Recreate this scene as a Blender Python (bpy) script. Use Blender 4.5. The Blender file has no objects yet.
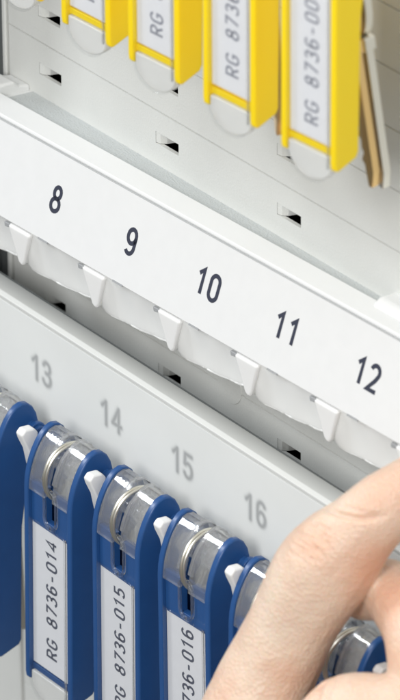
import bpy, bmesh, math, random
from mathutils import Vector, Matrix, noise
random.seed(4)
S = 0.001                                   # everything below is written in millimetres
C = bpy.context.scene
col = C.collection

# ------------------------------------------------------------------ camera
R = ((0.6103057732, 0.7921369913, -0.0067712773),
     (-0.380808402, 0.3008695926, 0.8743354329),
     (0.6946307106, -0.5310334031, 0.4852748712))
cd = bpy.data.cameras.new('camera')
cam = bpy.data.objects.new('camera', cd); col.objects.link(cam)
M4 = Matrix(R).transposed().to_4x4()
M4.translation = Vector((930.0805, -713.5069, 634.7774)) * S
cam.matrix_world = M4
cd.sensor_fit = 'VERTICAL'; cd.sensor_height = 36; cd.lens = 331.714
cd.clip_start = 0.05; cd.clip_end = 50
cd.dof.use_dof = True; cd.dof.focus_distance = 1.352; cd.dof.aperture_fstop = 32
C.camera = cam
C.cycles.transparent_max_bounces = 32

# ------------------------------------------------------------------ world and lamps
w = bpy.data.worlds.new('World'); C.world = w; w.use_nodes = True
wt = w.node_tree; bg = wt.nodes['Background']; bg.inputs[1].default_value = 0.56
_tc = wt.nodes.new('ShaderNodeTexCoord'); _sx = wt.nodes.new('ShaderNodeSeparateXYZ'); _rp = wt.nodes.new('ShaderNodeValToRGB')   # studio: pale ceiling, darker floor
_mr = wt.nodes.new('ShaderNodeMapRange'); _mr.inputs['From Min'].default_value = -1
wt.links.new(_tc.outputs['Generated'], _sx.inputs[0]); wt.links.new(_sx.outputs['Z'], _mr.inputs['Value']); wt.links.new(_mr.outputs[0], _rp.inputs[0]); wt.links.new(_rp.outputs[0], bg.inputs[0])
_e = _rp.color_ramp.elements; _e[0].position = 0.3; _e[0].color = (0.30, 0.30, 0.29, 1); _e[1].position = 0.8; _e[1].color = (1.25, 1.28, 1.3, 1)
_m = _e.new(0.52); _m.color = (0.62, 0.64, 0.65, 1)

def lamp(name, loc, target, size, power, colr, size_y=None):
    l = bpy.data.lights.new(name, 'AREA'); l.energy = power; l.size = size * S; l.color = colr
    if size_y: l.shape = 'RECTANGLE'; l.size_y = size_y * S
    o = bpy.data.objects.new(name, l); col.objects.link(o)
    o.location = Vector(loc) * S
    d = Vector(target) * S - o.location
    o.rotation_euler = d.to_track_quat('-Z', 'Y').to_euler()
    return o
lamp('key_softbox', (470, -700, 470), (0, 0, -20), 240, 6.3, (1.0, 0.985, 0.96))
lamp('top_strip', (-60, -330, 560), (20, 0, -40), 420, 0.6, (1, 1, 1), 60)
lamp('side_highlight_lamp', (-600, -440, 450), (0, 0, -40), 130, 3.0, (0.92, 0.96, 1.0))  # added lamp, placed for highlights on the clear tag heads
C.view_settings.view_transform = 'Standard'; C.view_settings.look = 'None'
C.view_settings.exposure = -0.16; C.view_settings.gamma = 1

# ------------------------------------------------------------------ materials
def mat(name, c, rough=0.5, metal=0.0, trans=0.0, ior=1.45, sss=0.0, ssr=(1, 1, 1), sscale=1.0, coat=0.0,
        bump=0.0, bscale=1500, bdist=0.0001, var=0.0, vscale=60, spec=0.5):
    m = bpy.data.materials.new(name); m.use_nodes = True
    nt = m.node_tree; b = nt.nodes['Principled BSDF']
    b.inputs['Base Color'].default_value = (*c, 1)
    b.inputs['Roughness'].default_value = rough
    b.inputs['Metallic'].default_value = metal
    b.inputs['IOR'].default_value = ior
    b.inputs['Transmission Weight'].default_value = trans
    b.inputs['Coat Weight'].default_value = coat
    b.inputs['Specular IOR Level'].default_value = spec
    if sss:
        b.inputs['Subsurface Weight'].default_value = sss
        b.inputs['Subsurface Radius'].default_value = ssr
        b.inputs['Subsurface Scale'].default_value = sscale * S
    tc = nt.nodes.new('ShaderNodeTexCoord')
    if bump:
        n = nt.nodes.new('ShaderNodeTexNoise'); n.inputs['Scale'].default_value = bscale; n.inputs['Detail'].default_value = 4
        bp = nt.nodes.new('ShaderNodeBump'); bp.inputs['Strength'].default_value = bump; bp.inputs['Distance'].default_value = bdist
        nt.links.new(tc.outputs['Object'], n.inputs['Vector'])
        nt.links.new(n.outputs['Fac'], bp.inputs['Height']); nt.links.new(bp.outputs['Normal'], b.inputs['Normal'])
    if var:
        n = nt.nodes.new('ShaderNodeTexNoise'); n.inputs['Scale'].default_value = vscale; n.inputs['Detail'].default_value = 5
        r = nt.nodes.new('ShaderNodeMapRange')
        r.inputs['From Min'].default_value = 0.3; r.inputs['From Max'].default_value = 0.7
        r.inputs['To Min'].default_value = 1 - var; r.inputs['To Max'].default_value = 1 + var * 0.5
        mx = nt.nodes.new('ShaderNodeMix'); mx.data_type = 'RGBA'; mx.blend_type = 'MULTIPLY'; mx.inputs[0].default_value = 1
        mx.inputs[6].default_value = (*c, 1)
        nt.links.new(tc.outputs['Object'], n.inputs['Vector'])
        nt.links.new(n.outputs['Fac'], r.inputs['Value'])
        nt.links.new(r.outputs['Result'], mx.inputs[7]); nt.links.new(mx.outputs[2], b.inputs['Base Color'])
    return m

PANEL = mat('powder_coated_metal', (0.675, 0.685, 0.665), 0.40, bump=0.6, bscale=2000, bdist=0.00014, var=0.05, vscale=45)
SIDE = mat('cabinet_side_metal', (0.13, 0.14, 0.14), 0.5, bump=0.3, bscale=2600)
DARK = mat('dark_inside', (0.03, 0.035, 0.03), 0.6)
RAIL = mat('white_rail_plastic', (0.80, 0.81, 0.81), 0.35, bump=0.15, bscale=1800, bdist=0.00006)
TROUGH = mat('textured_rail_plastic', (0.58, 0.61, 0.615), 0.5, bump=0.9, bscale=2200, bdist=0.0003)
PAPER = mat('printed_label_card', (0.735, 0.74, 0.74), 0.65, var=0.015, vscale=300, bump=0.1, bscale=4000, bdist=0.00003)
PAPER2 = mat('lower_label_card', (0.775, 0.79, 0.775), 0.6, var=0.04, vscale=35)
INK = mat('printed_ink', (0.035, 0.04, 0.065), 0.6)
TAGINK = mat('label_ink', (0.09, 0.10, 0.14), 0.6)
HOOK = mat('white_hook_plastic', (0.85, 0.85, 0.84), 0.3, sss=0.3, sscale=1.5)
MILK = mat('milky_translucent_plastic', (0.90, 0.91, 0.89), 0.3, sss=0.5, sscale=2.0, bump=0.15, bscale=500, bdist=0.0002)
BLUE = mat('blue_plastic', (0.020, 0.082, 0.25), 0.32, bump=0.15, bscale=900, bdist=0.00008, var=0.08, vscale=150)
YELLOW = mat('yellow_plastic', (0.98, 0.71, 0.013), 0.32, sss=0.15, ssr=(1, 0.6, 0.1), sscale=1.5, bump=0.12, bscale=900, bdist=0.00006)
CARD = mat('tag_label_card', (0.82, 0.825, 0.855), 0.6, var=0.02, vscale=400)
STEEL = mat('nickel_steel', (0.88, 0.85, 0.76), 0.32, metal=1, bump=0.1, bscale=700, bdist=0.00005)
BRASS = mat('brass', (0.95, 0.66, 0.30), 0.28, metal=1, bump=0.1, bscale=700, bdist=0.00005)
NAIL = mat('finger_nail', (0.80, 0.55, 0.50), 0.25, sss=0.3, sscale=2)

def clear_mat():
    # thin moulded plastic: see-through, with a glossy coat; light passes so the label below stays lit
    m = bpy.data.materials.new('clear_plastic'); m.use_nodes = True
    nt = m.node_tree; nt.nodes.clear()
    out = nt.nodes.new('ShaderNodeOutputMaterial')
    tr = nt.nodes.new('ShaderNodeBsdfTransparent'); tr.inputs[0].default_value = (0.985, 0.988, 0.99, 1)
    gl = nt.nodes.new('ShaderNodeBsdfGlossy'); gl.inputs['Roughness'].default_value = 0.06
    tc = nt.nodes.new('ShaderNodeTexCoord')
    n = nt.nodes.new('ShaderNodeTexNoise'); n.inputs['Scale'].default_value = 120; n.inputs['Detail'].default_value = 2
    bp = nt.nodes.new('ShaderNodeBump'); bp.inputs['Strength'].default_value = 0.3; bp.inputs['Distance'].default_value = 0.0002
    nt.links.new(tc.outputs['Object'], n.inputs['Vector']); nt.links.new(n.outputs['Fac'], bp.inputs['Height'])
    nt.links.new(bp.outputs['Normal'], gl.inputs['Normal'])
    lw = nt.nodes.new('ShaderNodeLayerWeight'); lw.inputs['Blend'].default_value = 0.5
    pw = nt.nodes.new('ShaderNodeMath'); pw.operation = 'POWER'; pw.inputs[1].default_value = 4
    fr = nt.nodes.new('ShaderNodeMath'); fr.operation = 'MULTIPLY_ADD'; fr.inputs[1].default_value = 0.6; fr.inputs[2].default_value = 0.03
    nt.links.new(lw.outputs['Facing'], pw.inputs[0]); nt.links.new(pw.outputs[0], fr.inputs[0])
    mx = nt.nodes.new('ShaderNodeMixShader')
    nt.links.new(fr.outputs[0], mx.inputs[0]); nt.links.new(tr.outputs[0], mx.inputs[1]); nt.links.new(gl.outputs[0], mx.inputs[2])
    nt.links.new(mx.outputs[0], out.inputs[0])
    return m
CLEAR = clear_mat()
GLASS = mat('clear_moulded_head', (0.985, 0.99, 0.995), 0.03, trans=0.97, ior=1.46, bump=0.5, bscale=170, bdist=0.0006)

TONGUE = mat('milky_clear_plastic', (0.97, 0.97, 0.95), 0.1, trans=0.4, ior=1.3, bump=0.3, bscale=260, bdist=0.0004)
def head_mat():
    m = mat('clear_moulded_head', (0.985, 0.99, 0.995), 0.015, trans=0.88, ior=1.5, bump=0.2, bscale=120, bdist=0.0006, coat=1.0)
    nt = m.node_tree; b = nt.nodes['Principled BSDF']; out = nt.nodes['Material Output']
    tr = nt.nodes.new('ShaderNodeBsdfTransparent'); mx = nt.nodes.new('ShaderNodeMixShader'); mx.inputs[0].default_value = 0.42
    nt.links.new(b.outputs[0], mx.inputs[1]); nt.links.new(tr.outputs[0], mx.inputs[2]); nt.links.new(mx.outputs[0], out.inputs[0])
    return m
HEADM = head_mat()
TAGINK2 = mat('pale_label_ink', (0.31, 0.32, 0.37), 0.6)  # lighter grey ink for the yellow tags
def soft_ink():
    m = bpy.data.materials.new('focus_blur_print'); m.use_nodes = True
    nt = m.node_tree; b = nt.nodes['Principled BSDF']
    b.inputs['Base Color'].default_value = (0.20, 0.21, 0.225, 1); b.inputs['Roughness'].default_value = 0.6
    at = nt.nodes.new('ShaderNodeAttribute'); at.attribute_name = 'ink'
    nt.links.new(at.outputs['Fac'], b.inputs['Alpha'])
    return m
SOFT = soft_ink()

# ------------------------------------------------------------------ mesh helpers
def add_box(bm, x0, x1, y0, y1, z0, z1):
    v = [bm.verts.new((x, y, z)) for x in (x0, x1) for y in (y0, y1) for z in (z0, z1)]
    for f in ((0, 1, 3, 2), (4, 6, 7, 5), (0, 4, 5, 1), (2, 3, 7, 6), (0, 2, 6, 4), (1, 5, 7, 3)):
        bm.faces.new([v[i] for i in f])

def prism_x(bm, prof, x0, x1):             # profile of (y, z)
    a = [bm.verts.new((x0, y, z)) for y, z in prof]; b = [bm.verts.new((x1, y, z)) for y, z in prof]
    n = len(prof)
    bm.faces.new(a); bm.faces.new(b[::-1])
    for i in range(n): bm.faces.new((a[i], b[i], b[(i + 1) % n], a[(i + 1) % n]))

def prism_y(bm, prof, y0, y1):             # profile of (x, z)
    a = [bm.verts.new((x, y0, z)) for x, z in prof]; b = [bm.verts.new((x, y1, z)) for x, z in prof]
    n = len(prof)
    bm.faces.new(a); bm.faces.new(b[::-1])
    for i in range(n): bm.faces.new((a[i], b[i], b[(i + 1) % n], a[(i + 1) % n]))

def cyl_x(bm, y, z, r, x0, x1, n=28):
    prism_x(bm, [(y + r * math.cos(2 * math.pi * i / n), z + r * math.sin(2 * math.pi * i / n)) for i in range(n)], x0, x1)

def tube(bm, pts, r, n=10, closed=False):
    pts = [Vector(p) for p in pts]; m = len(pts); rings = []
    for i in range(m):
        if closed: t = pts[(i + 1) % m] - pts[i - 1]
        else: t = pts[min(i + 1, m - 1)] - pts[max(i - 1, 0)]
        t.normalize(); u = t.cross(Vector((1, 0.01, 0.02))).normalized(); v = t.cross(u)
        rings.append([bm.verts.new(pts[i] + (u * math.cos(2 * math.pi * k / n) + v * math.sin(2 * math.pi * k / n)) * r) for k in range(n)])
    for i in range(m if closed else m - 1):
        a, b = rings[i], rings[(i + 1) % m]
        for k in range(n): bm.faces.new((a[k], a[(k + 1) % n], b[(k + 1) % n], b[k]))
    if not closed: bm.faces.new(rings[0][::-1]); bm.faces.new(rings[-1])

def obj(name, bm, m, parent=None, bevel=0.0, seg=2, angle=35, flip=True):
    if flip: bmesh.ops.recalc_face_normals(bm, faces=bm.faces)
    me = bpy.data.meshes.new(name)
    bmesh.ops.scale(bm, vec=(S, S, S), verts=bm.verts)
    bm.to_mesh(me); bm.free()
    me.materials.append(m)
    me.polygons.foreach_set('use_smooth', [True] * len(me.polygons))
    me.set_sharp_from_angle(angle=math.radians(angle))
    o = bpy.data.objects.new(name, me); col.objects.link(o)
    if parent: o.parent = parent
    if bevel:
        b = o.modifiers.new('bevel', 'BEVEL'); b.width = bevel * S; b.segments = seg; b.limit_method = 'ANGLE'; b.angle_limit = math.radians(30)
        b.harden_normals = True
    return o

def empty(name, label, cat, loc=(0, 0, 0), rot=(0, 0, 0), group=None):
    o = bpy.data.objects.new(name, None); col.objects.link(o); o.empty_display_size = 0.01
    o.location = Vector(loc) * S; o.rotation_euler = rot
    o['label'] = label; o['category'] = cat
    if group: o['group'] = group
    return o

# ------------------------------------------------------------------ stroke lettering (unit cap height)
def arc(cx, cy, rx, ry, a0, a1, n=18):
    return [(cx + rx * math.cos(math.radians(a0 + (a1 - a0) * i / n)), cy + ry * math.sin(math.radians(a0 + (a1 - a0) * i / n))) for i in range(n + 1)]
G = {
    '0': [arc(.27, .74, .23, .26, 0, 180) + arc(.27, .26, .23, .26, 180, 360) + [(.5, .74)]],
    '1': [[(.08, .78), (.32, 1.0), (.32, 0)]],
    '2': [arc(.27, .74, .22, .26, 165, -20) + [(.36, .42), (.04, 0), (.52, 0)]],
    '3': [arc(.26, .76, .21, .24, 155, -80) + [(.22, .53)], [(.22, .53)] + arc(.26, .265, .24, .265, 85, -160)],
    '4': [[(.4, 0), (.4, 1.0), (.02, .28), (.54, .28)]],
    '5': [[(.48, 1.0), (.1, 1.0), (.07, .56)] + arc(.26, .31, .24, .31, 130, -150)],
    '6': [arc(.27, .72, .225, .28, 35, 180) + [(.045, .3)], arc(.27, .29, .225, .29, 0, 360)],
    '7': [[(.03, 1.0), (.5, 1.0), (.2, 0)]],
    '8': [arc(.27, .76, .19, .24, 0, 360), arc(.27, .265, .235, .265, 0, 360)],
    '9': [arc(.27, .28, .225, .28, -145, 0) + [(.495, .7)], arc(.27, .71, .225, .29, 0, 360)],
    'R': [[(.05, 0), (.05, 1.0), (.28, 1.0)] + arc(.28, .75, .24, .25, 90, -90) + [(.05, .5)], [(.28, .5), (.53, 0)]],
    'G': [arc(.3, .7, .25, .3, 20, 180) + arc(.3, .3, .25, .3, 180, 350) + [(.55, .45), (.32, .45)]],
    '-': [[(.08, .42), (.44, .42)]],
    ' ': [],
}
def ribbon(bm, pts, wd, place, depth=0.0):
    P = [Vector(p) for p in pts]
    Q = [P[0]]
    for p in P[1:]:
        if (p - Q[-1]).length > 1e-4: Q.append(p)
    P = Q; n = len(P); L = []; Rr = []
    closed = (P[0] - P[-1]).length < 1e-3
    for i in range(n):
        if closed and i in (0, n - 1): t0 = (P[-1] - P[-2]).normalized(); t1 = (P[1] - P[0]).normalized()
        else:
            t0 = (P[i] - P[i - 1]).normalized() if i > 0 else None
            t1 = (P[i + 1] - P[i]).normalized() if i < n - 1 else None
            t0 = t0 or t1; t1 = t1 or t0
        t = (t0 + t1).normalized(); nn = Vector((-t.y, t.x)); k = min(1 / max(0.45, nn.dot(Vector((-t0.y, t0.x)))), 2.0)
        L.append(P[i] + nn * wd / 2 * k); Rr.append(P[i] - nn * wd / 2 * k)
    a = [bm.verts.new(place(p, depth)) for p in L]; b = [bm.verts.new(place(p, depth)) for p in Rr]
    for i in range(n - 1): bm.faces.new((a[i], a[i + 1], b[i + 1], b[i]))
    return

def write(name, text, m, parent, cap, xs, adv, stroke, place_fn, layers=((0, 1.0),), label=None, gapw=0.57):
    """text laid along u with v up; place_fn(u, v, lift) gives the 3-D point"""
    bm = bmesh.new()
    W = adv * (len(text) - 1) + gapw * xs * cap
    for li, (extra, _) in enumerate(layers):
        for i, ch in enumerate(text):
            for st in G[ch]:
                def place(p, d, i=i):
                    return place_fn(-W / 2 + i * adv + p.x * xs * cap, (p.y - .5) * cap, d)
                # stroke width is in mm; shapes are in glyph units, so lay the ribbon out in mm first
                pts = [(p[0] * xs * cap, p[1] * cap) for p in st]
                def place2(p, d, i=i): return place_fn(-W / 2 + i * adv + p.x, p.y - .5 * cap, d)
                ribbon(bm, pts, stroke + extra, place2, 0.03 + 0.012 * li)
    o = obj(name, bm, m, parent, flip=False)
    return o

# ================================================================== THE CABINET
cab = empty('key_cabinet', 'light grey metal key cabinet back panel with slotted planks behind the rails', 'cabinet', (0, 0, 0))
bm = bmesh.new()
YP = 14.0
seams = [-230, -216, -202, -188, -174, -160, -146, -132, -118, -104, -90, -76, -62, -48.5, -34.7, -20.7, -6.7, 7.3, 21.3, 34.9, 48.2, 61.4, 75, 89, 103, 117, 131, 145, 159]
XL, XR = -88.6, 230.0
def quad(*p): bm.faces.new([bm.verts.new(q) for q in p])
for a, b in zip(seams[:-1], seams[1:]):
    z0, z1 = a + 0.2, b - 0.2
    hz = {(-48.5): -41.0}.get(a, (a + b) / 2 + 0.6)
    xs = [XL]; x = -77.6
    while x < XR - 10: xs += [x, x + 7.9]; x += 41.3
    xs.append(XR)
    h0, h1 = hz - 1.35, hz + 1.35
    quad((XL, YP, z0), (XR, YP, z0), (XR, YP, h0), (XL, YP, h0))
    quad((XL, YP, h1), (XR, YP, h1), (XR, YP, z1), (XL, YP, z1))
    for i in range(0, len(xs), 2): quad((xs[i], YP, h0), (xs[i + 1], YP, h0), (xs[i + 1], YP, h1), (xs[i], YP, h1))
    for i in range(1, len(xs) - 1, 2):
        p, q = xs[i], xs[i + 1]; mid = p + 3.0
        T = [(p, YP + 0.05), (p + 1.2, YP + 0.35), (p + 2.2, YP + 1.3), (p + 3.0, YP + 3.6), (p + 3.2, YP + 6.0)]     # pressed-in tongue
        for (xa, ya), (xb, yb) in zip(T[:-1], T[1:]):
            quad((xa, ya, h0 + .1), (xb, yb, h0 + .1), (xb, yb, h1 - .1), (xa, ya, h1 - .1))
        for h in (h0, h1): quad((p, YP, h), (q, YP, h), (q, YP + 0.9, h), (p, YP + 0.9, h))
        quad((q, YP, h0), (q, YP, h1), (q, YP + 0.9, h1), (q, YP + 0.9, h0))
    # groove below this plank's top
    quad((XL, YP, z1), (XR, YP, z1), (XR, YP + 1.2, b), (XL, YP + 1.2, b))
    quad((XL, YP + 1.2, b), (XR, YP + 1.2, b), (XR, YP, b + 0.2), (XL, YP, b + 0.2))
quad((XL, YP, -229.8), (XL, YP + 6, -229.8), (XL, YP + 6, 159), (XL, YP, 159))
obj('back_panel', bm, PANEL, cab, flip=False)
bm = bmesh.new(); add_box(bm, XL - 5, XR, YP + 10.2, YP + 14, -235, 165); obj('backing_plate', bm, DARK, cab)
bm = bmesh.new(); add_box(bm, XL - 1.9, XL - 0.5, YP - 0.6, YP + 10, -229, 159); obj('edge_fold', bm, PANEL, cab, bevel=0.4)
bm = bmesh.new(); add_box(bm, XL - 16, XL - 12, YP - 28, YP + 10, -62, 165); obj('side_wall', bm, SIDE, cab, bevel=1)
bm = bmesh.new(); add_box(bm, XL - 50, XL - 2.0, YP + 0.4, YP + 9, -235, -63); obj('frame_plate', bm, PANEL, cab, bevel=0.4)
bm = bmesh.new(); add_box(bm, XL - 12, XL - 3, YP + 5, YP + 9, -62, 165); obj('side_channel', bm, SIDE, cab, bevel=0.5)
bm = bmesh.new()
n = 40
outer = [(-11.2 + 4.1 * math.cos(2 * math.pi * i / n), -34.2 + 4.1 * math.sin(2 * math.pi * i / n)) for i in range(n)]
prism_y(bm, outer, YP - 0.18, YP + 0.3)
obj('pressed_disc', bm, PANEL, cab, bevel=0.12)

# ================================================================== UPPER RAIL (8 to 12)
TH = math.radians(20); ct, st_ = math.cos(TH), math.sin(TH)
up = empty('key_rail', 'empty white key rail tilted forward, sharply printed with the numbers 8 to 12', 'key rail', (0, 0, 0), (0, 0, math.radians(2.25)), 'numbered key rails across the cabinet')
def F(s, d=0.0): return (s * st_ - d * ct, s * ct + d * st_)       # point on the slanted front: s up the slope, d outwards
prof = [F(-9.7, -0.1), F(9.2, -0.1), F(9.22, -1.0), F(9.74, -1.0), F(9.76, 0.4), F(10.5, 0.4), (8.6, 10.6), (8.75, 9.1), (17.5, 8.05), (17.5, 6.4), (8, 6.9), (6.2, 5.4), F(-9.4, -1.6)]
bm = bmesh.new(); prism_x(bm, prof, -87.5, 128); obj('rail_body', bm, RAIL, up, bevel=0.18)
bm = bmesh.new(); prism_x(bm, [(8.95, 9.25), (17.4, 8.22), (17.4, 8.0), (8.95, 9.0)], -79.6, 43.0); obj('textured_trough', bm, TROUGH, up)
for xa, xb in ((-87.5, -80.6), (43.6, 128)):
    bm = bmesh.new(); prism_x(bm, [(6.6, 8.6), (6.6, 10.9), (8.4, 12.0), (13.0, 11.6), (14.4, 10.2), (17.4, 9.4), (17.4, 7.6)], xa, xb)
    obj('end_cap', bm, RAIL, up, bevel=0.7, seg=3)
bm = bmesh.new(); prism_x(bm, [F(-9.9, -0.1), F(-9.9, 0.3), F(9.2, 0.3), F(9.2, -0.1)], -87.3, 127.8); obj('label_strip', bm, PAPER, up, bevel=0.06)
for k, t in enumerate(('8', '9', '10', '11', '12', '13')):
    if t == '13': continue
    xc = (k - 2) * 25.0 + 0.2
    def pf(u, v, d, xc=xc):
        y, z = F(v - 0.35, 0.3 + d); return (xc + u, y, z)
    write('number', t, INK, up, 5.25, 1.06, 4.1, 0.95, pf)
# hanging hooks and milky webs under the label
for k in range(-1, 7):
    xc = (k - 2) * 25.0
    # one web per place: scooped translucent sheet with a wavy lower edge
    bm = bmesh.new(); NX, NZ = 16, 5; front = []; back = []
    rnd = random.Random(k + 11)
    LOW = ((0, 0.6), (.08, -.4), (.16, -.9), (.5, -.9), (.78, -.5), (.88, .1), (1, -.3))
    YY = ((0, -1.4), (.1, -1.5), (.16, -.2), (.3, 0.5), (.5, .1), (.7, .8), (.82, .2), (1, .5))
    def lerp_tab(T, u):
        for (u0, a0), (u1, a1) in zip(T[:-1], T[1:]):
            if u <= u1 + 1e-6: return a0 + (a1 - a0) * (u - u0) / (u1 - u0)
        return T[-1][1]
    jit = [rnd.uniform(-.05, .05) for _ in range(NX + 1)]
    for i in range(NX + 1):
        u = i / NX; x = xc - 8.6 + u * 24.0
        top = -9.6 - (0.9 if (u < 0.1 or u > .9) else 0.0)
        low = -19.6 + 0.9 * u + lerp_tab(LOW, u) * 0.9 + jit[i]
        fr = []; bk = []
        for j in range(NZ + 1):
            v = j / NZ; z = top + (low - top) * v
            y = -2.9 + 2.0 * v + lerp_tab(YY, u) * math.sin(v * 2.6) * 0.75 + rnd.uniform(-.02, .02)
            fr.append(bm.verts.new((x, y, z))); bk.append(bm.verts.new((x, y + 0.9, z + 0.1)))
        front.append(fr); back.append(bk)
    for i in range(NX):
        for j in range(NZ):
            bm.faces.new((front[i][j], front[i + 1][j], front[i + 1][j + 1], front[i][j + 1]))
            bm.faces.new((back[i][j], back[i][j + 1], back[i + 1][j + 1], back[i + 1][j]))
    for i in range(NX):
        bm.faces.new((front[i][0], back[i][0], back[i + 1][0], front[i + 1][0]))
        bm.faces.new((front[i][NZ], front[i + 1][NZ], back[i + 1][NZ], back[i][NZ]))
    for j in range(NZ):
        bm.faces.new((front[0][j], front[0][j + 1], back[0][j + 1], back[0][j]))
        bm.faces.new((front[NX][j], back[NX][j], back[NX][j + 1], front[NX][j + 1]))
    lipP = [tuple(front[i][NZ].co + Vector((0, 0.3, 0.1))) for i in range(NX + 1)]
    obj('hook_web', bm, MILK, up, angle=26)
    bm = bmesh.new(); tube(bm, lipP, 0.42, 10); obj('web_lip', bm, MILK, up, angle=180)
    # pointed tooth at the left of each web
    bm = bmesh.new()
    xt = xc - 9.4
    T = [(-3.4, -3.9, -9.9), (4.6, -3.9, -9.9), (3.9, -3.8, -12.2), (2.0, -3.5, -17.6), (0.9, -3.3, -19.0), (-0.5, -3.4, -18.4), (-2.4, -3.8, -12.6)]
    a = [bm.verts.new((xt + x, y, z)) for x, y, z in T]; b = [bm.verts.new((xt + x * .9, y + 2.6, z + 0.2)) for x, y, z in T]
    bm.faces.new(a); bm.faces.new(b[::-1])
    for i in range(len(T)): bm.faces.new((a[i], b[i], b[(i + 1) % len(T)], a[(i + 1) % len(T)]))
    obj('hook', bm, HOOK, up, bevel=0.75, seg=4)
    bm = bmesh.new(); prism_y(bm, [(xt - 4.6, -9.95), (xt - 2.4, -9.95), (xt - 3.1, -10.9), (xt - 4.4, -11.1)], -3.7, -3.0); obj('slot_mark', bm, mat('slot_grey', (0.36, 0.37, 0.38), 0.5) if k < 0 else bpy.data.materials['slot_grey'], up, bevel=0.2)
    bm = bmesh.new(); prism_x(bm, [F(-10.15, 0.1), F(-10.15, 0.42), F(-9.75, 0.42), F(-9.75, 0.1)], xc - 2.2, xc + 1.0); obj('clip_edge', bm, bpy.data.materials['slot_grey'], up)

# ================================================================== LOWER RAIL (13 to 17)
RAIL2 = mat('lower_rail_plastic', (0.66, 0.67, 0.65), 0.4, bump=0.15, bscale=1800, bdist=0.00006)  # greyer tone than the upper rail's plastic
lo = empty('key_rail', 'lower white key rail behind the blue tags, with soft grey numbers 13 to 17', 'key rail', (0, 0, 0), (0, 0, math.radians(-0.3)), 'numbered key rails across the cabinet')
YF = -6.7
prof = [(YF + 0.1, -60), (YF + 0.1, -29.3), (YF + 0.7, -29.3), (YF + 0.7, -28.98), (YF - 0.25, -28.95), (YF - 0.25, -28.3), (-6.0, -27.8), (-1.6, -28.2), (-0.7, -28.8), (-0.7, -30.2), (-3.6, -30.8), (-4.2, -60)]
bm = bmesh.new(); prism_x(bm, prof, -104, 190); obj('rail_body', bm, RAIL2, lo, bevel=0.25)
bm = bmesh.new(); add_box(bm, -104, 190, -3.6, YP - 0.1, -47, -44.2); obj('bounce_floor', bm, RAIL, lo, bevel=0.25)  # unseen floor, raised to bounce light up into the gap
bm = bmesh.new(); add_box(bm, -103.9, 189.9, -0.68, -0.3, -30.0, -28.75); obj('rear_gap_shade', bm, SIDE, lo)  # dark strip standing in for the shaded gap behind the rim
bm = bmesh.new(); add_box(bm, -103.8, 189.8, YF - 0.25, YF + 0.05, -59.5, -29.35); obj('label_strip', bm, PAPER2, lo, bevel=0.06)
soft_layers = [(1.5 - i * 0.22, 1) for i in range(8)]
for k, t in enumerate(('13', '14', '15', '16', '17')):
    xc = (k - 2) * 25.0 - 0.4
    # number with focus blur put into the ink: density falls off at stroke edges
    segs = []
    Wd = 4.0 * (len(t) - 1) + 0.57 * 5.6
    for i, ch in enumerate(t):
        for stl in G[ch]:
            pp = [Vector((-Wd / 2 + i * 4.0 + p[0] * 5.6, (p[1] - .5) * 5.5)) for p in stl]
            segs += list(zip(pp[:-1], pp[1:]))
    bm = bmesh.new(); st = 0.17; nx, nz = int((Wd + 4) / st), int(9 / st); grid = []
    lay = bm.verts.layers.float.new('ink')
    for iz in range(nz + 1):
        row = []
        for ix in range(nx + 1):
            q = Vector((-(Wd + 4) / 2 + ix * st, -4.5 + iz * st)); dm = 9
            for pa, pb in segs:
                ab = pb - pa; L2 = ab.length_squared
                tt = max(0, min(1, (q - pa).dot(ab) / L2)) if L2 > 1e-9 else 0
                dm = min(dm, (q - pa - ab * tt).length_squared)
            v = bm.verts.new((xc + q.x, YF - 0.29, -40.7 + q.y)); v[lay] = 0.42 / (1 + math.exp((math.sqrt(dm) - 0.5) / 0.21)); row.append(v)
        grid.append(row)
    for iz in range(nz):
        for ix in range(nx): bm.faces.new((grid[iz][ix], grid[iz][ix + 1], grid[iz + 1][ix + 1], grid[iz + 1][ix]))
    obj('number', bm, SOFT, lo, flip=False)
for k in range(-1, 6):
    xh = -36.3 + 24.2 * k
    bm = bmesh.new()
    # J-shaped hook: arm out of the rail, tip turned up with a lip
    prism_x(bm, [(YF, -54.2), (-19.8, -54.2), (-20.8, -52.6), (-21.6, -48.5), (-22.9, -45.6), (-23.3, -44.2), (-22.3, -43.2), (-19.9, -43.5), (-18.9, -44.8), (-19.2, -46.6), (-18.9, -50.5), (-18.2, -52.0), (YF, -52.0)], xh - 1.4, xh + 1.1)
    obj('hook', bm, HOOK, lo, bevel=0.45, seg=3)

# ================================================================== KEY TAGS
HEAD = [(0, -13), (0.15, -11), (0.55, -8.8), (1.15, -6.8), (1.95, -4.9), (2.95, -3.1), (4.1, -1.6), (5.4, -0.5), (6.9, 0), (8.4, -0.35), (9.7, -1.5), (10.7, -3.4), (11.3, -6), (11.4, -9)]
def wall_profile(inset=0.0):
    P = [(0, -59.2)]
    P += [(0, -13)]
    P += HEAD[1:]
    P += [(11.2, -12.5), (9.8, -17.5), (7.8, -23), (6.8, -30), (6.4, -58.2), (5.8, -59.4), (1.0, -61.0), (0.2, -60.6)]
    cy, cz = 4.5, -30
    return [(y + (inset if y < cy else -inset), z + (-inset if z > cz else inset)) for y, z in P]

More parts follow.
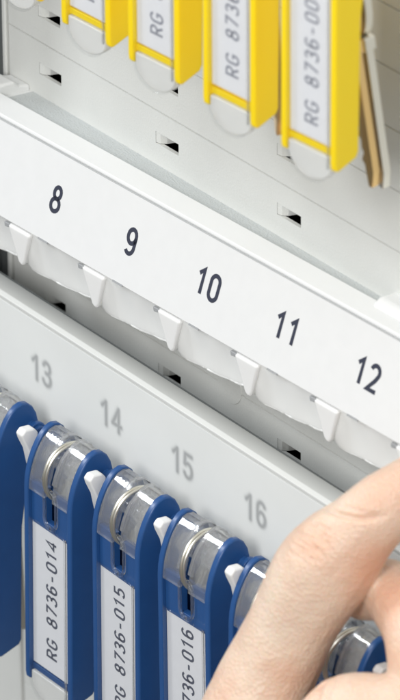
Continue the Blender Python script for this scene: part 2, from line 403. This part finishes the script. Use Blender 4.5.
def make_tag(name, text, body, label, cat, group, loc, rz=0.0, rx=0.0, keys=0, W=17.0):
    t = empty(name, label, cat, loc, (rx, 0, rz), group)
    h = W / 2; rv = random.Random(int(loc[0] * 10)); ls = rv.uniform(-.5, .4); rph = rv.uniform(-.25, .25); rtl = rv.uniform(-.9, .9)
    # body: two flanges, back web, front blank with the pill-shaped recess
    bm = bmesh.new(); prism_x(bm, wall_profile(), -h, -h + 1.5); obj('side_flange', bm, body, t, bevel=0.35, seg=3)
    bm = bmesh.new(); prism_x(bm, wall_profile(), h - 1.7, h); obj('side_flange', bm, body, t, bevel=0.6, seg=3)
    a, b = -h + 1.52, h - 1.72
    bm = bmesh.new(); add_box(bm, a, b, 3.6, 5.4, -58.2, -22); add_box(bm, a, b, 4.6, 5.38, -21.9, -14.5)                # back
    # front sheet above the label, with a slot cut out round the middle
    sx0, sx1 = -1.7, 1.9
    add_box(bm, a, sx0, 1.0, 2.6, -21.6, -11.6); add_box(bm, sx1, b, 1.0, 2.6, -21.6, -11.6)
    add_box(bm, sx0, sx1, 1.0, 2.6, -21.6, -19.6)
    add_box(bm, a, b, 1.0, 3.2, -58.2, -56.8); add_box(bm, a, b, 1.6, 3.4, -56.6, -21.6)
    obj('body', bm, body, t, bevel=0.12)
    bm = bmesh.new()                                                        # raised rim of the slot
    pts = []
    for i in range(16): an = math.pi * i / 15; pts.append(((sx0 + sx1) / 2 + 2.1 * math.cos(an), 0.75, -13.2 + 2.0 * math.sin(an)))
    for i in range(16): an = math.pi + math.pi * i / 15; pts.append(((sx0 + sx1) / 2 + 2.1 * math.cos(an), 0.75, -18.4 + 2.0 * math.sin(an)))
    tube(bm, pts, 0.42, 8, closed=True); obj('slot_rim', bm, GLASS, t, angle=180)
    # paper insert
    bm = bmesh.new(); add_box(bm, a + 0.1, b - 0.1, 1.15, 1.3, -56.4 + max(0, ls), -20.9 + min(0, ls)); lab = obj('label_insert', bm, CARD, t)
    def pf(u, v, d): return (-0.1 - v, 1.15 - d, -38.2 + u + ls)
    write('lettering', text, TAGINK2 if body is YELLOW else TAGINK, lab, 3.5, 0.98, 2.72, 0.57, pf)
    # clear window over the label, with a rounded tongue below
    bm = bmesh.new()
    P = [(a, -20.3), (b + 0.05, -20.3), (b + 0.05, -60.5)]
    for i in range(1, 12): an = math.pi * i / 12; P.append(((a + b) / 2 + (b - a) / 2 * math.cos(an), -60.5 - 4.6 * math.sin(an)))
    P.append((a, -60.5))
    prism_y(bm, P, 0.05, 0.45); obj('clear_window', bm, CLEAR, t, bevel=0.08)
    bm = bmesh.new(); P = [(a + .1, -58.4), (b - .1, -58.4), (b - .1, -60.4)]
    for i in range(1, 16): an = math.pi * i / 16; P.append(((a + b) / 2 + (b - a - .2) / 2 * math.cos(an), -60.4 - 4.4 * math.sin(an)))
    P.append((a + .1, -60.4)); prism_y(bm, P, 0.5, 2.6); obj('clear_tongue', bm, TONGUE, t, bevel=0.3)
    bm = bmesh.new()
    add_box(bm, b - 0.55, b + 0.02, -0.25, 0.0, -60.5, -20); obj('clear_edge', bm, GLASS, t, bevel=0.08)
    # clear head: two hollow barrels either side of the ring
    for x0, x1 in ((a, -1.5), (1.3, b)):
        bm = bmesh.new(); O = []; I = []
        O = [(y + 0.25, z - 0.5) for y, z in HEAD[::1]]
        for j in range(len(HEAD)):
            y, z = HEAD[j]; d = Vector((5.9 - y, -9.5 - z)); d.normalize(); I.append((y + d.x * 2.0, z + d.y * 2.0))
        I[0] = (2.0, -13.3)
        prism_x(bm, O + I[::-1], x0, x1); lip = x1 - 0.9 if x0 == a else x0
        prism_x(bm, [(y + (-0.55 if y < 4 else 0.1), z + 0.3) for y, z in O[2:12]] + [(y + .3, z - .3) for y, z in O[2:12]][::-1], lip, lip + 0.9)
        obj('clear_head', bm, HEADM, t, bevel=0.3, seg=2, angle=20)
    bm = bmesh.new(); cyl_x(bm, 6.0, -7.0, 2.1, a, -1.3); cyl_x(bm, 6.0, -7.0, 2.1, 1.2, b); obj('clear_axle', bm, HEADM, t, bevel=0.4)
    # blue boss on the right flange
    bm = bmesh.new(); cyl_x(bm, 9.3, -6.4, 1.5, h - 0.3, h + 3.4); cyl_x(bm, 9.3, -6.4, 2.1, h + 1.2, h + 2.4)
    obj('side_peg', bm, body, t, bevel=0.3)
    # split ring
    bm = bmesh.new()
    for q, dx in enumerate((-0.35, 0.5)):
        pts = [(dx + rtl * math.cos(an + rph), 5.9 + 6.4 * math.cos(an), -8.4 + 6.9 * math.sin(an)) for an in [2 * math.pi * i / 48 for i in range(48)]]
        tube(bm, pts, 0.34, 10, closed=True)
    obj('split_ring', bm, STEEL, t, angle=180)
    return t

def make_key(m, length, label, cat, group, loc, rot, wd=0.62, ring=False):
    """flat key hanging from its bow: bow, shoulder, toothed blade"""
    t = empty('key', label, cat, loc, rot, group)
    n = 26
    bm = bmesh.new()
    o_ = [(7.2 * wd * math.cos(2 * math.pi * i / n), -7 + 7.6 * math.sin(2 * math.pi * i / n)) for i in range(n)]
    i_ = [(2.6 * wd * math.cos(2 * math.pi * i / n), -3.2 + 2.2 * math.sin(2 * math.pi * i / n)) for i in range(n)]
    A = [[bm.verts.new((x, y, z)) for x, z in L] for L in (o_, i_) for y in (-0.9, 0.9)]
    for i in range(n):
        j = (i + 1) % n
        bm.faces.new((A[0][i], A[0][j], A[2][j], A[2][i])); bm.faces.new((A[1][i], A[3][i], A[3][j], A[1][j]))
        bm.faces.new((A[0][i], A[1][i], A[1][j], A[0][j])); bm.faces.new((A[2][i], A[2][j], A[3][j], A[3][i]))
    obj('bow', bm, m, t, bevel=0.25)
    bm = bmesh.new(); add_box(bm, -4.6 * wd, 4.6 * wd, -1.35, 1.35, -17.6, -14.6); obj('shoulder', bm, m, t, bevel=0.4)
    bm = bmesh.new(); r = random.Random(int(length * 7)); z = -17.4
    P = [(3.6 * wd, z), (3.6 * wd, -length + 4), (1.2 * wd, -length), (-1.2 * wd, -length)]
    k = -length + 3
    while k < z - 5:
        P.append(((-1.6 - r.random() * 2.0) * wd, k)); k += 1.9; P.append(((-1.2 - r.random() * 0.8) * wd, k)); k += 0.9
    P.append((-3.6 * wd, k)); P.append((-3.6 * wd, z))
    prism_y(bm, P, -0.9, 0.9); obj('blade', bm, m, t, bevel=0.22)
    bm = bmesh.new(); add_box(bm, 0.5 * wd, 1.5 * wd, -1.02, 1.02, -length + 4, -18.5); obj('groove_rib', bm, m, t, bevel=0.1)
    if ring:
        bm = bmesh.new(); pts = [(1.0 * math.sin(a_), 5.2 * math.cos(a_), 3.2 + 7.0 * math.sin(a_)) for a_ in [2 * math.pi * i / 40 for i in range(40)]]
        tube(bm, pts, 0.55, 10, closed=True); obj('key_ring', bm, STEEL, t, angle=180)
    return t

GB = 'blue key tags hanging on the lower rail'
blue = [
    (-51.6, 13, 'RG 8736-013', 'blue key tag at the left end of the row with its lettering out of sight'),
    (-25.1, 14, 'RG 8736-014', 'blue key tag lettered RG 8736-014'),
    (-1.4, 15, 'RG 8736-015', 'blue key tag lettered RG 8736-015'),
    (21.7, 16, 'RG 8736-016', 'blue key tag lettered with the ending 36-016, partly below the picture'),
    (45.9, 17, 'RG 8736-017', 'blue key tag half hidden behind the bent finger'),
    (70.3, 18, 'RG 8736-018', 'blue key tag peeping out between the fingers of the hand'),
]
for x, num, text, label in blue:
    make_tag('key_tag', text, BLUE, label, 'key tag', GB, (x, -24.1, -41.6), rz=math.radians(random.uniform(-2.0, 2.0)), rx=math.radians(random.uniform(-1.2, 0.8)))

GK = 'keys hanging behind the tags'
GY = 'yellow key tags hanging from the rail above'
ytags = [
    (-9.0, 'RG 8736-003', 'yellow key tag at the left end of the yellow row, only its bottom showing', 0),
    (13.6, 'RG 8736-004', 'yellow key tag showing the letters RG only, second of the yellow row', 0),
    (38.0, 'RG 8736-005', 'yellow key tag showing RG 8736-, to the left of the 006 tag', 0),
    (62.9, 'RG 8736-006', 'yellow key tag lettered RG 8736-006 with keys behind it', 0),
]
zt = 121.5
for i, (x, text, label, _) in enumerate(ytags):
    make_tag('key_tag', text, YELLOW, label, 'key tag', GY, (x, -24.0, zt + (0, 0.5, 0.6, 1.0)[i]), rz=math.radians((3, 4, 4, 5)[i]), W=15.4)
make_tag('key_tag', 'RG 8736-002', YELLOW, 'sliver of a yellow key tag in the top left corner of the picture', 'key tag', GY, (-33.0, -24.0, zt + 1.0), rz=math.radians(3), W=15.4)
def deg(*a): return tuple(math.radians(v) for v in a)
make_key(STEEL, 49, 'pale steel key beside the yellow 006 tag, its tip hanging lowest', 'key', GK, (61.6, -11.8, 99.0), deg(7.5, -2, -6), 0.5, True)
make_key(BRASS, 48, 'brass coloured key tucked behind the yellow 006 tag, left of the steel key', 'key', GK, (61.0, -14.2, 98.5), deg(8, -2, -4), 0.5)
make_key(BRASS, 56, 'brass key seen in the narrow gap between the yellow 005 and 006 tags', 'key', GK, (37.6, -14.5, 110.0), deg(3, 0, -28))
for x, lb in ((-51.6, 'thin steel key in the gap between the leftmost blue tag and tag 014'),
              (-25.1, 'steel key hidden mostly behind blue tag 014'), (-1.4, 'steel key hidden mostly behind blue tag 015')):
    make_key(STEEL, 50, lb, 'key', GK, (x + 0.5, -15.0, -52.5), deg(2, 0, -34))

# ================================================================== HAND
def skin_mat():
    m = bpy.data.materials.new('skin'); m.use_nodes = True
    nt = m.node_tree; b = nt.nodes['Principled BSDF']
    tc = nt.nodes.new('ShaderNodeTexCoord')
    n1 = nt.nodes.new('ShaderNodeTexNoise'); n1.inputs['Scale'].default_value = 90; n1.inputs['Detail'].default_value = 4
    cr = nt.nodes.new('ShaderNodeValToRGB')
    cr.color_ramp.elements[0].position = 0.32; cr.color_ramp.elements[0].color = (0.74, 0.51, 0.38, 1)
    cr.color_ramp.elements[1].position = 0.68; cr.color_ramp.elements[1].color = (0.80, 0.64, 0.51, 1)
    nt.links.new(tc.outputs['Object'], n1.inputs['Vector']); nt.links.new(n1.outputs['Fac'], cr.inputs[0])
    # warmer, redder tone in round spots at set points on the fingers
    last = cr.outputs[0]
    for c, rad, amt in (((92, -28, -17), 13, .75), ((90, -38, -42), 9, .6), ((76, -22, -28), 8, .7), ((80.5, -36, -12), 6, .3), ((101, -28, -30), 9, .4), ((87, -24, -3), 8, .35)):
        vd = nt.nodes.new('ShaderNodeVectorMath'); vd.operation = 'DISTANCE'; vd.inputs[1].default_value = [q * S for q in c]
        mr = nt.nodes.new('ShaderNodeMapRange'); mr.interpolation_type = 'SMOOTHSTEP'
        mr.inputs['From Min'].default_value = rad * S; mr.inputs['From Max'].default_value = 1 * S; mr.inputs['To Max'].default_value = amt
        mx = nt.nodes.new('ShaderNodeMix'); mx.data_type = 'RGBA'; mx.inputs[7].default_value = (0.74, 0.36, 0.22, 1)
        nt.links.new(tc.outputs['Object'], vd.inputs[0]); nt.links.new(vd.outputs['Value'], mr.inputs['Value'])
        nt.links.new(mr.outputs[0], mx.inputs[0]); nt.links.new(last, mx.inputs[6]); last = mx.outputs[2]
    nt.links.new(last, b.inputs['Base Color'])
    b.inputs['Roughness'].default_value = 0.48
    b.inputs['Subsurface Weight'].default_value = 0.55
    b.inputs['Subsurface Radius'].default_value = (1.0, 0.42, 0.22); b.inputs['Subsurface Scale'].default_value = 2.0 * S
    v = nt.nodes.new('ShaderNodeTexVoronoi'); v.inputs['Scale'].default_value = 1300
    n2 = nt.nodes.new('ShaderNodeTexNoise'); n2.inputs['Scale'].default_value = 420; n2.inputs['Detail'].default_value = 6
    ad = nt.nodes.new('ShaderNodeMath'); ad.operation = 'ADD'
    nt.links.new(tc.outputs['Object'], v.inputs['Vector']); nt.links.new(tc.outputs['Object'], n2.inputs['Vector'])
    nt.links.new(v.outputs['Distance'], ad.inputs[0]); nt.links.new(n2.outputs['Fac'], ad.inputs[1])
    bp = nt.nodes.new('ShaderNodeBump'); bp.inputs['Strength'].default_value = 0.6; bp.inputs['Distance'].default_value = 0.00028
    nt.links.new(ad.outputs[0], bp.inputs['Height']); nt.links.new(bp.outputs['Normal'], b.inputs['Normal'])
    return m
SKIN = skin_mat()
chains = {
    'index': [(68.8,-52.2,-71.0,11.2), (68.8,-40.2,-49.7,10.0), (71.7,-35.3,-36.1,9.0), (76.7,-30.5,-21.0,9.8), (82.1,-25.5,-11.4,7.6), (85.2,-19.8,-5.6,6.9), (87.1,-9.9,-1.5,6.3)],
    'middle': [(99.9,-19.3,-75.5,8.9), (105.1,-27.1,-46.2,8.1), (100.5,-24.6,-28.6,7.7), (84.7,-19.4,-27.6,6.6), (75.8,-20.6,-30.8,5.8)],
    'thumb': [(84.3,-42.7,-78.8,10.1), (89.9,-42.6,-55.8,8.5), (93.8,-39.0,-44.0,8.1), (102.8,-34.5,-40.4,7.7), (107.0,-28.3,-37.8,6.9)],
    'ring': [(108.7,-11.0,-79.1,8.5), (112.6,-16.2,-49.1,7.7), (108.5,-14.4,-30.9,7.1), (92.7,-11.6,-25.8,5.7)],
    'little': [(116.3,-1.6,-83.8,7.7), (120.2,-5.6,-58.7,6.7), (116.8,-4.5,-42.2,6.3), (103.7,-2.5,-37.8,5.3)],
    'palm': [(68.8,-52.2,-71.0,10.1), (75.2,-35.5,-88.9,14.1), (96.3,-21.4,-93.3,16.2), (110.9,-7.2,-98.7,14.1)],
    'palm2': [(82.0,-33.2,-96.0,16.2), (99.2,-23.4,-120.2,18.2), (105.5,-22.9,-149.3,14.5), (120.1,-31.5,-200.3,15.2)],
}
def catmull(P, n=7):
    out = []
    for i in range(len(P) - 1):
        p0 = Vector(P[max(i - 1, 0)]); p1 = Vector(P[i]); p2 = Vector(P[i + 1]); p3 = Vector(P[min(i + 2, len(P) - 1)])
        for k in range(n):
            t = k / n
            out.append(0.5 * ((2 * p1) + (p2 - p0) * t + (2 * p0 - 5 * p1 + 4 * p2 - p3) * t * t + (3 * p1 - p0 - 3 * p2 + p3) * t ** 3))
    out.append(Vector(P[-1])); return out
def hand():
    tb = bmesh.new(); bmesh.ops.create_icosphere(tb, subdivisions=3, radius=1.0)
    tb.verts.ensure_lookup_table(); TV = [v.co.copy() for v in tb.verts]; TF = [[v.index for v in f.verts] for f in tb.faces]; tb.free()
    VV, FF = [], []
    for nm, P in chains.items():
        Q = catmull([tuple(p) for p in P])
        for a, b in zip(Q[:-1], Q[1:]):
            k = max(1, int((a.to_3d() - b.to_3d()).length / 0.9))
            for j in range(k):
                c = a.lerp(b, j / k); base = len(VV)
                VV += [((c[0] + t.x * c[3]) * S, (c[1] + t.y * c[3]) * S, (c[2] + t.z * c[3]) * S) for t in TV]
                FF += [[base + i for i in f] for f in TF]
    me = bpy.data.meshes.new('tmp'); me.from_pydata(VV, [], FF); me.update()
    tmp = bpy.data.objects.new('tmp', me); col.objects.link(tmp)
    r = tmp.modifiers.new('r', 'REMESH'); r.mode = 'VOXEL'; r.voxel_size = 0.00045
    s = tmp.modifiers.new('s', 'SMOOTH'); s.factor = 0.5; s.iterations = 8
    dg = bpy.context.evaluated_depsgraph_get(); dg.update()
    new = bpy.data.meshes.new_from_object(tmp.evaluated_get(dg))
    bpy.data.objects.remove(tmp); bpy.data.meshes.remove(me)
    # creases: (start, end, width, depth) in camera-plane coordinates projected on the surface near them
    CR = CREASES; VD = Vector(R[2])
    NR = [v.normal.copy() for v in new.vertices]
    for v, n in zip(new.vertices, NR):
        p = v.co / S
        dd = 0
        for c, ax, ln, wd, dp, bend in CR:
            q = p - Vector(c)
            if q.length > 22 or n.dot(VD) < 0.1: continue
            A, B = ax
            u = q.dot(A); w_ = q.dot(B) + bend * u * u
            dd += -dp * math.exp(-(w_ / wd) ** 2) * math.exp(-(u / ln) ** 4)
        dd += 0.35 * noise.noise(p * 0.09) + 0.10 * noise.noise(p * 0.35)
        v.co += n * dd * S
    new.update()
    new.polygons.foreach_set('use_smooth', [True] * len(new.polygons))
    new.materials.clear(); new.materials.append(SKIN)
    new.name = 'person'
    o = bpy.data.objects.new('person', new); col.objects.link(o)
    o['label'] = 'bare light-skinned hand reaching in at the right, fingers curled round a blue tag'
    o['category'] = 'person'
    return o
# camera-plane directions used only to orient the knuckle creases
def plane_dir(dx, dy): return (Vector(R[0]) * dx + Vector(R[1]) * dy).normalized()
def crease(c, ang, ln, wd, dp, bend=0.0):
    a = math.radians(ang)
    return (c, (plane_dir(math.cos(a), math.sin(a)), plane_dir(-math.sin(a), math.cos(a))), ln, wd, dp, bend)
CREASES = []
KN, C2, C3, C4 = (80.9, -37.4, -10.5), (84.1, -29.6, -6.4), (86.2, -39.8, -41.3), (94.3, -43.2, -36.0)
rr = random.Random(9)
ax1, ax2 = plane_dir(.52, .85), plane_dir(-.85, .52)      # along and across the finger
for i in range(9):
    p = Vector(KN) + ax1 * (i * 0.95 - 4.0) + ax2 * rr.uniform(-.7, .7)
    CREASES.append(crease(tuple(p), -32 + rr.uniform(-14, 14), 3.4 - abs(i - 4) * .35, 0.34, 0.30 + .1 * rr.random(), rr.uniform(-.06, .06)))
for i in range(4):
    p = Vector(KN) + ax1 * rr.uniform(-3, 3) + ax2 * rr.uniform(-2, 2)
    CREASES.append(crease(tuple(p), 50 + rr.uniform(-20, 20), 1.5, 0.3, 0.22))
CREASES += [crease(C2, -8, 5.4, 0.55, 1.1, -.03), crease(tuple(Vector(C2) + ax1 * 1.6), -14, 4.0, 0.45, 0.35, -.02),
            crease(C3, 70, 5.0, 0.6, 0.6, .03), crease(C4, 60, 3.0, 0.4, 0.35, .03)]
hand()
